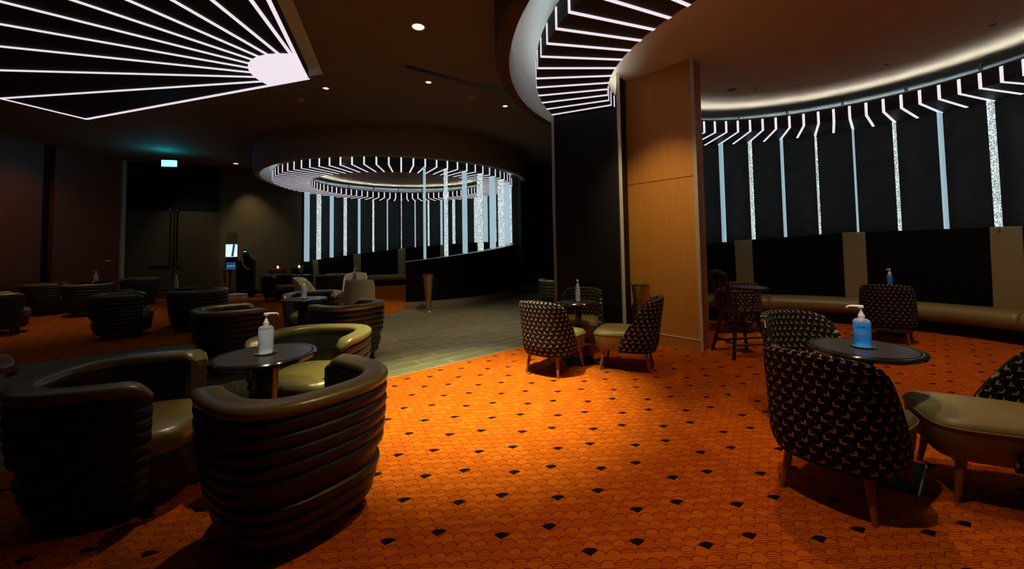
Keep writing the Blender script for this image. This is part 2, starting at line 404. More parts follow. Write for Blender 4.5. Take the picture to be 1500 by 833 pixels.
# booth walls
def arcwall(c, r0, r1, a0, a1, z0, z1, n=60):
    return L([(r0, z0), (r1, z0), (r1, z1), (r0, z1)], n=n, a0=a0, a1=a1, cx=c[0], cy=c[1], close_prof=True)
struct('wall_back', arcwall(C1, 3.80, 3.88, -6, 165, 0, 3.6), M_MOTTLE)
struct('wall_right', arcwall(C2, 3.66, 3.75, -50, 106, 0, 3.6), M_MOTTLE)
# straight walls
def wallseg(name, p, q, z0, z1, th, m, **k):
    p = Vector((*p, 0)); q = Vector((*q, 0)); d = (q - p).normalized(); n = Vector((-d.y, d.x, 0)) * th
    bm = bmesh.new(); prism(bm, [(p.x, p.y), (q.x, q.y), (q.x + n.x, q.y + n.y), (p.x + n.x, p.y + n.y)], z0, z1)
    return struct(name, bm, m, smooth=False, **k)
WL = Vector((-11.64, 11.93, 0)); WD = Vector((2.98, 1.30, 0)).normalized()      # wallpapered wall
def onw(s, off=0.0):
    n = Vector((WD.y, -WD.x, 0)); p = WL + WD * s + n * off; return (p.x, p.y)
wallseg('wall_back', onw(2.35), onw(4.85), 0, ZMAIN, 0.1, M_WALLPAPER)
wallseg('wall_back', onw(0), onw(2.4), 2.75, ZMAIN, 0.1, M_BLACK)
wallseg('wall_left', (-11.66, 1.0), (-11.66, 9.85), 0, ZMAIN, 0.12, M_REDWOOD)
wallseg('wall_left', (-11.60, 10.05), (-11.60, 11.75), 0, ZMAIN, 0.12, M_REDWOOD)
wallseg('wall_left', (-11.72, 9.6), (-11.72, 10.3), 0, ZMAIN, 0.1, M_BLACK)
wallseg('trim_1', (-11.57, 11.78), (-11.57, 11.90), 0, ZMAIN, 0.06, M_TAN)
wallseg('wall_back', (0.0, 13.4), (4.6, 13.4), 0, ZMAIN, 0.1, M_BLACK)
wallseg('baseboard_back', (0.15, 13.38), (4.6, 13.38), 0.0, 0.16, 0.03, M_STONE)
# double door in the black recess
def local_frame(o, s, off):
    o.location = (*onw(s, off), 0); o.rotation_euler = (0, 0, math.atan2(WD.y, WD.x))
M_DOOR = mat('door_leaf', (0.075, 0.055, 0.025), 0.6, noise=0.15, nscale=4)
door = D.objects.new('door_1', None); C.objects.link(door); door['kind'] = 'structure'; local_frame(door, 1.20, -0.02)
for sgn in (-1, 1):
    x0, x1 = (-1.16, -0.02) if sgn < 0 else (0.02, 1.16)
    obj('door_leaf', B(x0, -0.02, 0.01, x1, 0.03, 2.72), M_DOOR, door, smooth=False)
    bm = bmesh.new(); bar(bm, (sgn * 0.085, -0.09, 1.12), (sgn * 0.085, -0.09, 2.75), 0.014); 
    for z in (1.16, 2.70): bar(bm, (sgn * 0.085, -0.09, z), (sgn * 0.085, -0.02, z), 0.010)
    obj('door_handle', bm, M_BLACK, door)
    bm = bmesh.new(); bar(bm, (sgn * 0.085, -0.092, 2.73), (sgn * 0.085, -0.092, 2.76), 0.018); bar(bm, (sgn * 0.085, -0.092, 1.10), (sgn * 0.085, -0.092, 1.13), 0.018)
    obj('handle_cap', bm, M_CHROME, door)
bm = bmesh.new(); box(bm, -0.62, -0.07, 1.00, -0.06, -0.02, 1.03); box(bm, 0.05, -0.07, 0.99, 0.18, -0.02, 1.04)
obj('lock_rail', bm, M_CHROME, door, smooth=False)
bm = bmesh.new(); box(bm, -1.2, 0.0, 2.72, 1.16, 0.1, 2.78); box(bm, -1.2, 0.0, 0, -1.165, 0.1, 2.78)
obj('door_frame', bm, M_BLACK, door, smooth=False)
struct('baseboard_back', prism(bmesh.new(), [onw(2.4, 0.0), onw(4.8, 0.0), onw(4.8, 0.03), onw(2.4, 0.03)], 0.0, 0.14), M_BLACK, smooth=False)
# black partition and oak pillar
PA, PB = (0.655, 6.05), (1.53, 5.66)
bm = bmesh.new(); prism(bm, [PA, PB, (1.75, 6.05), (0.86, 6.45)], 0, ZR); struct('wall_center', bm, M_BLACK, smooth=False)
def post(p, r, z1, m, nm):
    bm = bmesh.new(); prism(bm, [(p[0] - r, p[1] - r), (p[0] + r, p[1] - r), (p[0] + r, p[1] + r), (p[0] - r, p[1] + r)], 0, z1); return struct(nm, bm, m, smooth=False)
post(PA, 0.018, ZR, M_DARKTRIM, 'trim_2')
post((1.56, 5.64), 0.022, ZDISC, M_TRIM, 'trim_3')
bm = bmesh.new(); prism(bm, [(1.55, 5.70), (1.70, 6.02), (1.80, 6.12), (1.74, 5.90)], 0, ZDISC); struct('wall_center', bm, M_BLACK, smooth=False)
pf = Vector((2.43, 5.21)); pb = Vector((1.69, 6.02)); pd = (pb - pf).normalized(); pn = Vector((pd.y, -pd.x)); 
if pn.x < 0: pn = -pn
q1 = pf + pn * 0.27; q2 = pb + pn * 0.27
bm = bmesh.new(); prism(bm, [tuple(pf), tuple(q1), tuple(q2), tuple(pb)], 0, ZDISC + 0.01); struct('wall_center', bm, M_PILLAR, smooth=False)
bm = bmesh.new(); a = pf - pd * 0.0; 
prism(bm, [tuple(pf - pn * 0.02 - pd * 0.012), tuple(pf + pn * 0.27), tuple(pf + pn * 0.02 + pd * 0.0), tuple(pf + pd * 0.03), tuple(pb - pn * 0.0), tuple(pb - pn * 0.02)], 0.008, 0.15)
struct('baseboard_center', bm, M_PILLAR, smooth=False)
bm = bmesh.new(); prism(bm, [tuple(pf - pn * 0.026 - pd * 0.014), tuple(pf + pd * 0.02), tuple(pb), tuple(pb - pn * 0.026)], 0.15, 0.162); struct('trim_4', bm, M_TRIM, smooth=False)
post(tuple(pf - pn * 0.004 - pd * 0.004), 0.017, ZDISC, M_TRIM, 'trim_5')
bm = bmesh.new(); prism(bm, [tuple(pf - pn * 0.003), tuple(pf - pn * 0.003 + pd * 1.09), tuple(pf + pd * 1.09), tuple(pf)], 2.30, 2.306); struct('trim_6', bm, M_BLACK, smooth=False)

# low sweeping wall of the far booth (its top rises along the curve)
def ztop1(x, y): return 0.97 + 0.079 * (x + 5.9) + 0.076 * (y - 11.3)
def sweep_arc(c, prof_fn, a0, a1, n):
    bm = bmesh.new(); rings = []
    for k in range(n + 1):
        a = a0 + (a1 - a0) * k / n; rd = math.radians(a)
        rings.append([bm.verts.new((c[0] + r * math.cos(rd), c[1] + r * math.sin(rd), z)) for r, z in prof_fn(a)])
    m = len(rings[0])
    for A, Bv in zip(rings, rings[1:]):
        for q in range(m): bm.faces.new((A[q], Bv[q], Bv[(q + 1) % m], A[(q + 1) % m]))
    bm.faces.new(rings[0]); bm.faces.new(rings[-1][::-1])
    return bm
def pt(c, r, a): return (c[0] + r * math.cos(math.radians(a)), c[1] + r * math.sin(math.radians(a)))
def zt1(a): return ztop1(*pt(C1, 3.45, a))
struct('wall_low', sweep_arc(C1, lambda a: [(3.40, 0), (3.64, 0), (3.64, zt1(a)), (3.40, zt1(a))], -73, -6, 60), M_BLACK)
struct('trim_7', sweep_arc(C1, lambda a: [(3.39, zt1(a)), (3.65, zt1(a)), (3.65, zt1(a) + 0.015), (3.39, zt1(a) + 0.015)], -73, -6, 60), M_TRIM)
struct('baseboard_low', sweep_arc(C1, lambda a: [(3.64, 0), (3.67, 0), (3.67, 0.17), (3.64, 0.17)], -73.4, -2, 60), M_STONE)

# ------------------------------------------------------------------ ring lights
def ring_light(c, phase, label, rods_at, RO=RO, RI=RI):
    t = thing('ring_chandelier', label, 'ceiling light', (c[0], c[1], ZR))
    h = ZRT - ZR
    obj('ring_body', L([(RI, 0), (RO, 0), (RO, h), (RI, h)], n=144, close_prof=True), M_RING, t, angle=30)
    e = 0.006; hw = 0.016
    bm = bmesh.new()
    U = [(RI - e, h), (RI - e, -e), (RO + e, -e), (RO + e, h), (RO, h), (RO, 0), (RI, 0), (RI, h)]
    a = [bm.verts.new((r, -hw, z)) for r, z in U]; b = [bm.verts.new((r, hw, z)) for r, z in U]
    bm.faces.new(a); bm.faces.new(b[::-1])
    for q in range(8): bm.faces.new((a[q], a[(q + 1) % 8], b[(q + 1) % 8], b[q]))
    s0 = obj('light_strip', bm, M_STRIP, t, smooth=False); s0.rotation_euler = (0, 0, math.radians(phase))
    for k in range(1, 80):
        s = s0.copy(); C.objects.link(s); s.parent = t; s.rotation_euler = (0, 0, math.radians(phase + 4.5 * k))
    for ra, rb, rc in ((RI + 0.006, RI + 0.036, RI + 0.045), (RO - 0.036, RO - 0.006, RO - 0.045)):
        obj('added_uplight', L([(ra, h + 0.001), (rb, h + 0.001), (rb, h + 0.009), (ra, h + 0.009)], n=96, close_prof=True), M_ADDED_LED if rc > rb else M_ADDED_LED2, t)  # added glowing line, out of sight, to brighten the ceiling
        re = RI if rc > rb else RO - 0.004
        obj('added_led_lip', L([(re, h), (re + 0.004, h), (re + 0.004, h + 0.022), (re, h + 0.022)], n=96, close_prof=True), M_RING, t)  # added lip that hides the added glowing line from below
        obj('added_led_baffle', L([(rc, h), (rc + 0.004, h), (rc + 0.004, h + 0.05), (rc, h + 0.05)], n=96, close_prof=True), M_RING, t)  # added screen that keeps the ceiling above the ring body dark
    r0 = obj('hanger_rod', bar(bmesh.new(), (3.0, 0, h), (3.0, 0, ZDISC - ZR), 0.022), M_DARKTRIM, t)
    for k, a_ in enumerate(rods_at):
        r = r0 if k == 0 else r0.copy()
        if k: C.objects.link(r); r.parent = t
        r.rotation_euler = (0, 0, math.radians(a_))
    return t
PH1, PH2 = 105.5, 51.4
ring_light(C1, PH1, 'striped white and black ring light hanging over the far glass-finned booth', [PH1 + 2.2 + 18 * k for k in range(20)], RO1, RI1)
ring_light(C2, PH2, 'striped white and black ring light circling the brown wooden pillar at right', [PH2 + 12.5 + 15 * k for k in range(0, 24)])
# glass fins
ORD = ['first', 'second', 'third', 'fourth', 'fifth', 'sixth', 'seventh', 'eighth', 'ninth', 'tenth', 'eleventh', 'twelfth', 'thirteenth', 'fourteenth', 'fifteenth', 'sixteenth', 'seventeenth', 'eighteenth', 'nineteenth', 'twentieth', 'twenty-first', 'twenty-second', 'twenty-third', 'twenty-fourth', 'twenty-fifth', 'twenty-sixth', 'twenty-seventh']
def fin(c, a, z0, kind, label, group, wd=0.20, RO=RO1):
    # plate standing radially under the ring edge
    bm = B(RO - wd, -0.012, z0 - ZR, RO - 0.015, 0.012, -0.008)
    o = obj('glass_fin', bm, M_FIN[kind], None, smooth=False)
    o.location = (c[0], c[1], ZR); o.rotation_euler = (0, 0, math.radians(a))
    return tag(o, label, 'glass fin', group)
k = 0
for n_, a_ in enumerate([168.5 - 9 * q for q in range(27)]):
    z0 = zt1(a_) + (0.02 if a_ < 0 else 0.0)
    kind = n_ % 2
    if a_ > 0: lab = '%s glass fin behind far booth bench, %s from its left end' % (['plain frosted', 'sparkling crackled'][kind], ORD[n_])
    else: lab = '%s glass fin on the low black wall, %s from its open end' % (['plain frosted', 'sparkling crackled'][kind], ORD[26 - n_])
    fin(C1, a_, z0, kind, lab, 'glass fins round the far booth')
def ztop2(a):
    P_ = [(-60, 1.50), (0, 1.56), (20, 1.58), (50, 1.57), (78, 1.47), (90, 1.40), (112, 1.30)]
    for (a0, z0), (a1, z1) in zip(P_, P_[1:]):
        if a <= a1: return z0 + (z1 - z0) * max(0, (a - a0)) / (a1 - a0)
    return 1.3
for n_, q in enumerate(range(4, -7, -1)):
    a_ = PH2 - 4.5 + 9 * q
    if a_ > 93: continue
    kind = n_ % 2
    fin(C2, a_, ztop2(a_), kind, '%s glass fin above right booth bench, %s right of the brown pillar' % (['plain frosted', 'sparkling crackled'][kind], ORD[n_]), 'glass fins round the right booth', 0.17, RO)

# ------------------------------------------------------------------ banquettes
def banquette(c, a0, a1, ztop, bands, bw, label, seat_z=0.43, dR=0.0):
    t = thing('banquette', label, 'bench', (c[0], c[1], 0))
    O = (0, 0)
    obj('plinth', sweep_arc(O, lambda a: [(3.02 + dR, 0.008), (3.40 + dR, 0.008), (3.40 + dR, 0.22), (3.02 + dR, 0.22)], a0, a1, 50), M_BLACK, t)
    def backp(a, d=0.0):
        z = ztop(a); return [(3.34 + dR - d, 0.30), (3.45 + dR, 0.30), (3.45 + dR, z - 0.01), (3.43 + dR, z), (3.40 + dR - d, z), (3.385 + dR - d, z - 0.02)]
    obj('backrest', sweep_arc(O, backp, a0, a1, 70), M_BACKDARK, t)
    for b in bands:
        obj('gold_band', sweep_arc(O, lambda a: backp(a, 0.012), b - bw / 2, min(b + bw / 2, a1), 6), M_BANDGOLD, t)
    edges = [a0] + sorted(b - bw * 0.9 for b in bands if a0 + 6 < b - bw * .9 < a1 - 2) + [a1]
    for e0, e1 in zip(edges, edges[1:]):
        def sp(a, e0=e0, e1=e1):
            s = min(1, min(a - e0, e1 - a) / 0.25) * 0.018 - 0.018
            return [(3.36 + dR, 0.20), (2.93 + dR, 0.20), (2.875 + dR, 0.24), (2.86 + dR - s, 0.31), (2.875 + dR - s, 0.385 + s), (2.93 + dR - s, seat_z + s), (3.10 + dR, seat_z + 0.012 + s), (3.36 + dR, seat_z + s)]
        n = max(6, int((e1 - e0) / 1.0))
        bm = bmesh.new(); rings = []; aa = [e0, e0 + 0.12, e0 + 0.25] + [e0 + 0.25 + (e1 - e0 - 0.5) * k / n for k in range(1, n)] + [e1 - 0.25, e1 - 0.12, e1]
        for a in aa:
            rd = math.radians(a); rings.append([bm.verts.new((r * math.cos(rd), r * math.sin(rd), z)) for r, z in sp(a)])
        m = len(rings[0])
        for A, Bv in zip(rings, rings[1:]):
            for q in range(m): bm.faces.new((A[q], Bv[q], Bv[(q + 1) % m], A[(q + 1) % m]))
        bm.faces.new(rings[0]); bm.faces.new(rings[-1][::-1])
        obj('seat_cushion', bm, M_SOFTGOLD, t, angle=60)
    return t
banquette(C1, -4, 163, zt1, [161.5, 133.5, 105.5, 77.5, 49.5, 21.5], 4.6, 'long curved gold bench with dark rising back inside the far booth', dR=0.14)
banquette(C2, -48, 105, ztop2, [-38, -9.5, 19, 48, 77], 5.2, 'long curved gold bench with dark back and gold bands in right booth')

# ------------------------------------------------------------------ fan-shaped ceiling light
TIP = Vector((-3.09, 6.02)); ZF = 4.05
def fd(deg): return Vector((math.cos(math.radians(deg)), math.sin(math.radians(deg))))
P1 = Vector((-8.31, 7.70)); P2 = Vector((-8.60, 6.61)); P3 = P1 + (P2 - P1).normalized() * 6.2
PR = TIP + fd(287) * 5.0
ft = thing('fan_light', 'large black ceiling panel with white light rays fanning from a bright corner disc', 'ceiling light', (TIP.x, TIP.y, ZF))
def rel(p): return (p.x - TIP.x, p.y - TIP.y)
poly = [rel(p) for p in (TIP, P1, P3, PR)]
bm = bmesh.new(); prism(bm, poly, 0, 0.13); obj('panel', bm, M_RING, ft, smooth=False)
bm = bmesh.new(); off = [(0.14, 0.16), (-0.1, 0.16), (-0.1, -0.2), (0.16, -0.1)]
prism(bm, [(x + dx, y + dy) for (x, y), (dx, dy) in zip(poly, off)], 0.13, 0.149); obj('backing_plate', bm, M_COVE, ft, smooth=False)
def strip2d(a, b, wd, nm='light_strip', z=-0.008, z1=0.0):
    d = (b - a).normalized(); n = Vector((-d.y, d.x)) * wd / 2
    bm = bmesh.new(); prism(bm, [tuple(a + n), tuple(b + n), tuple(b - n), tuple(a - n)], z, z1); return obj(nm, bm, M_STRIP, ft, smooth=False)
def seg_hit(deg):
    d = fd(deg); best = None
    Q = [Vector(p) for p in poly]
    for a, b in ((Q[1], Q[2]), (Q[2], Q[3])):
        e = b - a; den = d.x * e.y - d.y * e.x
        if abs(den) < 1e-9: continue
        tt = (a.x * e.y - a.y * e.x) / den; s = (a.x * d.y - a.y * d.x) / den
        if tt > 0 and -0.001 <= s <= 1.001: best = tt if best is None else min(best, tt)
    return d * (best or 5)
for kq in range(10): strip2d(fd(173.9 + 11.9 * kq) * 0.72, seg_hit(173.9 + 11.9 * kq) * 0.995, 0.042)
strip2d(Vector((0, 0)), Vector(poly[1]), 0.05); strip2d(Vector(poly[1]), Vector(poly[2]), 0.045)
strip2d(fd(287) * 0.05 + Vector((-0.03, 0)), Vector(poly[3]) + Vector((-0.03, 0)), 0.045)
bm = bmesh.new(); prism(bm, [(0, 0)] + [tuple(fd(162.2 + 124 * k / 20) * 0.78) for k in range(21)], -0.010, -0.001); obj('glow_disc', bm, M_STRIP, ft, smooth=False)

# ------------------------------------------------------------------ ceiling fittings
def downlight(x, y, z, label, lit=True, r=0.045):
    t = thing('downlight', label, 'downlight', (x, y, z), 0, 'recessed downlights')
    obj('trim_ring', L([(r + 0.02, 0), (r + 0.018, -0.008), (r, -0.010), (r - 0.004, 0)], n=24, close_prof=True), M_COVE if not lit else M_TRIM, t)
    obj('lens', L([(0.001, -0.004), (r - 0.004, -0.004), (r - 0.004, -0.0005), (0.001, -0.0005)], n=24), M_BULB if lit else M_BLACK, t)
    return t
downlight(-1.14, 4.91, ZMAIN, 'lit round downlight, the biggest glow on the dark ceiling near top centre', r=0.075)
downlight(-3.17, 6.76, ZMAIN, 'small lit downlight just right of the fan light corner')
downlight(-1.36, 6.58, ZMAIN, 'small lit downlight beside the long dark ceiling slot')
downlight(-0.09, 7.76, ZMAIN, 'small lit downlight left of the black partition, above the far wall')
downlight(-8.67, 12.45, ZMAIN, 'lit downlight over the host stand by the wallpapered wall', r=0.07)
downlight(0.10, 6.9, ZMAIN, 'faint downlight between ceiling slot and right ring', r=0.025)
def detector(x, y, z, label):
    t = thing('smoke_detector', label, 'smoke detector', (x, y, z), 0, 'smoke detectors')
    obj('base_plate', L([(0.001, 0), (0.07, 0), (0.07, -0.015), (0.001, -0.015)], n=28), M_TAN, t)
    obj('sensor_dome', L([(0.001, -0.055), (0.025, -0.053), (0.045, -0.04), (0.05, -0.015), (0.001, -0.015)], n=28), M_TAN, t)
detector(-3.87, 7.24, ZMAIN, 'small round smoke detector on the dark ceiling near the fan light corner')
detector(-0.72, 7.24, ZMAIN, 'round smoke detector on the dark ceiling just below the long slot')
detector(3.69, 4.46, ZDISC, 'round smoke detector on the tan ceiling inside the right ring')
for x, y, lab, r in ((5.3, 5.48, 'tiny dark spotlight in tan ceiling, nearest the bright curved rim', 0.04), (4.56, 6.17, 'tiny dark spotlight in tan ceiling above the right bench', 0.03), (3.58, 6.30, 'pale round fitting in tan ceiling beside the brown pillar top', 0.08), (5.60, 4.50, 'dark oval spotlight in tan ceiling at far right', 0.045), (3.95, 6.28, 'small pale fitting in tan ceiling, second from brown pillar', 0.035)):
    downlight(x, y, ZDISC, lab, False, r)
bm = bmesh.new(); a = Vector((-1.58, 5.99)); b = Vector((0.11, 7.24)); d = (b - a).normalized(); n = Vector((-d.y, d.x)) * 0.05
prism(bm, [tuple(a + n), tuple(b + n), tuple(b - n), tuple(a - n)], ZMAIN - 0.006, ZMAIN - 0.0005)
tag(obj('air_slot', bm, M_BLACK, smooth=False), 'long thin dark air slot across the dark ceiling', 'vent')
bm = bmesh.new(); a = Vector((-1.5, 7.1)) - Vector((1.4, 2.2)); 
# exit sign
t = thing('exit_sign', 'small glowing turquoise exit sign hanging over the double door', 'exit sign', (-9.42, 10.9, ZMAIN), math.atan2(WD.y, WD.x) * 0.6)
bm = bmesh.new(); bar(bm, (-0.08, 0, 0), (-0.08, 0, -0.23), 0.006); bar(bm, (0.08, 0, 0), (0.08, 0, -0.23), 0.006); obj('hanger', bm, M_CHROME, t)
obj('housing', B(-0.19, -0.02, -0.42, 0.19, 0.02, -0.23), M_BLACK, t, smooth=False)
obj('lit_face', B(-0.18, -0.024, -0.41, 0.18, -0.0205, -0.24), M_EXIT, t, smooth=False)
l = D.lights.new('exit_lamp', 'POINT'); l.energy = 7.0; l.color = (0.0, 0.62, 1.0); l.shadow_soft_size = 0.1
lo = D.objects.new('exit_lamp', l); C.objects.link(lo); lo.location = (-9.40, 10.72, 3.88)

# ------------------------------------------------------------------ tub armchair
def tub_chair(label):
    """faces +x; rim height 0.72"""
    t = thing('tub_armchair', label, 'armchair', (0, 0, 0), 0, 'ribbed tub armchairs')
    NA = 48; A0 = 128
    def plan(s, d, depth=0.0):
        # s in -1..1 around the back; d = distance inward; superellipse opening towards +x
        a = PI + math.radians(A0) * s
        ca, sa = math.cos(a), math.sin(a)
        e = 2.6
        r = 1.0 / ((abs(ca) / 0.43) ** e + (abs(sa) / 0.42) ** e) ** (1 / e)
        r -= d
        return (r * ca, r * sa)
    def sq(s): return s
    # outer shell, nine horizontal channels
    prof = []
    ZB, ZT = 0.09, 0.665; NR = 9
    for k in range(NR):
        for q in range(6):
            f = q / 6; z = ZB + (ZT - ZB) * (k + f) / NR
            b = 0.016 * (math.sin(PI * f) ** 0.6 if f > 0 else 0)
            h = (z - ZB) / (ZT - ZB)
            tp = 0.085 * (1 - h) ** 2.2                # shell pulls in towards the floor
            prof.append((tp + 0.016 - b, z, 0.012 if k == 3 or (k == 4 and q < 1) else 0.0, b))
    prof.append((0.012, ZT, 0, 0))
    TH = 0.115
    bm = bmesh.new(); G = []
    for i in range(NA + 1):
        s = -1 + 2 * i / NA
        endr = max(0.0, (abs(s) - 0.94) / 0.06)
        rec = 1.0 if abs(s) < 0.42 else 0.0
        G.append([bm.verts.new((*plan(s, d + 0.03 * endr ** 2 + rec * (dd + (b_ if dd else 0))), z)) for d, z, dd, b_ in prof])
    grid_faces(bm, G)
    # inner & end faces of shell
    inn = []
    for i in range(NA + 1):
        s = -1 + 2 * i / NA
        inn.append([bm.verts.new((*plan(s, TH + 0.02), z)) for z in (ZB, ZT)])
    for i in range(NA):
        bm.faces.new((inn[i][0], inn[i][1], inn[i + 1][1], inn[i + 1][0]))
        bm.faces.new((G[i][0], inn[i][0], inn[i + 1][0], G[i + 1][0]))
        bm.faces.new((G[i][-1], G[i + 1][-1], inn[i + 1][1], inn[i][1]))
    for i in (0, NA): bm.faces.new(G[i] + [inn[i][1], inn[i][0]])
    obj('ribbed_shell', bm, M_RIB, t, angle=50)
    # gold rim roll
    bm = bmesh.new(); G = []
    K = 14
    for i in range(NA + 1):
        s = -1 + 2 * i / NA
        e = max(0.0, (abs(s) - 0.90) / 0.10); sh = math.sqrt(max(0.02, 1 - e * e))
        ring = []
        for k in range(K):
            a = 2 * PI * k / K
            c, sn = math.cos(a), math.sin(a)
            cc = abs(c) ** 0.6 * (1 if c > 0 else -1); ss = abs(sn) ** 0.7 * (1 if sn > 0 else -1)
            d = 0.063 + (0.068 * (0.45 + 0.55 * sh)) * cc; z = 0.695 - 0.05 * e * e + 0.032 * ss * (0.5 + 0.5 * sh)
            ring.append(bm.verts.new((*plan(s, d), z)))
        G.append(ring)
    for i in range(NA):
        for k in range(K): bm.faces.new((G[i][k], G[i + 1][k], G[i + 1][(k + 1) % K], G[i][(k + 1) % K]))
    bm.faces.new(G[0]); bm.faces.new(G[-1][::-1])
    obj('top_rim', bm, M_GOLD, t, angle=70)
    # dark inner lining
    bm = bmesh.new(); G = []
    for i in range(NA + 1):
        s = -0.985 + 1.97 * i / NA
        G.append([bm.verts.new((*plan(s, d), z)) for d, z in ((TH + 0.015, 0.36), (TH + 0.04, 0.40), (TH + 0.038, 0.55), (TH + 0.015, 0.675), (TH - 0.03, 0.675), (TH - 0.03, 0.36))])
    for i in range(NA):
        for k in range(6): bm.faces.new((G[i][k], G[i + 1][k], G[i + 1][(k + 1) % 6], G[i][(k + 1) % 6]))
    bm.faces.new(G[0]); bm.faces.new(G[-1][::-1])
    obj('inner_lining', bm, M_LINING, t, angle=60)
    # seat cushion: rounded D-shape
    def dshape(k, n, sc_):
        a = 2 * PI * k / n; e = 3.2
        r = 1.0 / ((abs(math.cos(a)) / 0.345) ** e + (abs(math.sin(a)) / 0.295) ** e) ** (1 / e) * sc_
        return (r * math.cos(a) + 0.035, r * math.sin(a))
    bm = bmesh.new(); G = []
    for sc_, z in ((0.93, 0.30), (1.0, 0.32), (1.0, 0.40), (0.97, 0.425), (0.85, 0.44), (0.45, 0.447)):
        G.append([bm.verts.new((*dshape(k, 40, sc_), z)) for k in range(40)])
    for A, Bv in zip(G, G[1:]):
        for k in range(40): bm.faces.new((A[k], A[(k + 1) % 40], Bv[(k + 1) % 40], Bv[k]))
    bm.faces.new(G[0][::-1]); bm.faces.new(G[-1])
    obj('seat_cushion', bm, M_GOLD, t, angle=60)
    bm = bmesh.new(); G = []
    for sc_, z in ((0.86, 0.10), (0.93, 0.14), (0.96, 0.30)):
        G.append([bm.verts.new((*dshape(k, 40, sc_), z)) for k in range(40)])
    for A, Bv in zip(G, G[1:]):
        for k in range(40): bm.faces.new((A[k], A[(k + 1) % 40], Bv[(k + 1) % 40], Bv[k]))
    bm.faces.new(G[0][::-1]); bm.faces.new(G[-1])
    obj('seat_base', bm, M_RIB, t, angle=60)
    for x, y in ((0.20, 0.22), (0.20, -0.22), (-0.22, 0.20), (-0.22, -0.20)):
        bm = bmesh.new(); bmesh.ops.create_cone(bm, cap_ends=True, segments=4, radius1=0.032, radius2=0.042, depth=0.105, matrix=Matrix.Translation((x, y, 0.0525)) @ Matrix.Rotation(PI / 4, 4, 'Z'))
        obj('foot', bm, M_BLACK, t, smooth=False)
    return t
ZC = 0.008
def face(p, q): return math.atan2(q[1] - p[1], q[0] - p[0])
TA = (-1.60, 2.60); TB = (-2.92, 5.60); TC = (-6.35, 7.62); TD = (-10.50, 10.07); TE = (-6.0, 11.35); TF = (-3.55, 9.1)
tub = tub_chair('ribbed brown tub armchair with gold rim, the large one nearest the camera')
tub.location = (-1.15, 2.14, ZC); tub.rotation_euler = (0, 0, math.radians(143))
TUBS = [((-2.21, 2.32), 18, 'ribbed brown tub armchair with gold rim at the far lower left corner of the view'),
 ((-1.60, 3.20), -90, 'tub armchair facing the camera behind the nearest black table at left, gold seat showing'),
 ((-2.12, 5.12), 148, 'tub armchair at edge of the slate path, right of the second black table'),
 ((-3.33, 4.83), 45, 'tub armchair left of second black table, behind the nearest clear gel bottle'),
 ((-3.18, 6.38), -72, 'tub armchair behind the second black table, gold arms facing the camera'),
 ((-5.72, 7.28), 155, 'tub armchair right of the gel bottle in the middle left seating group'),
 ((-6.55, 6.75), 40, 'tub armchair standing alone on orange carpet at middle left, seen from behind'),
 ((-9.75, 9.20), 128, 'dark tub armchair in front of the far left table by the red wood wall'),
 ((-10.95, 9.45), 35, 'very dark tub armchair against the red wood wall, left of far table'),
 ((-10.3, 11.0), -110, 'tub armchair in front of the dark double door'),
 ((-9.20, 7.15), 60, 'dark tub armchair cut off by the left edge of the view'),
 ((-6.72, 11.5), -20, 'tub armchair in front of the two candle tables, left of blue gel bottle'),
 ((-5.22, 11.4), 185, 'tub armchair right of the blue gel bottle before the first glass fins'),
 ((0.98, 8.5), 80, 'tub armchair half hidden behind the black partition')]
for p, a_, lab in TUBS: dup(tub, (p[0], p[1], ZC if p[1] != 8.5 else 0.0), math.radians(a_), lab)

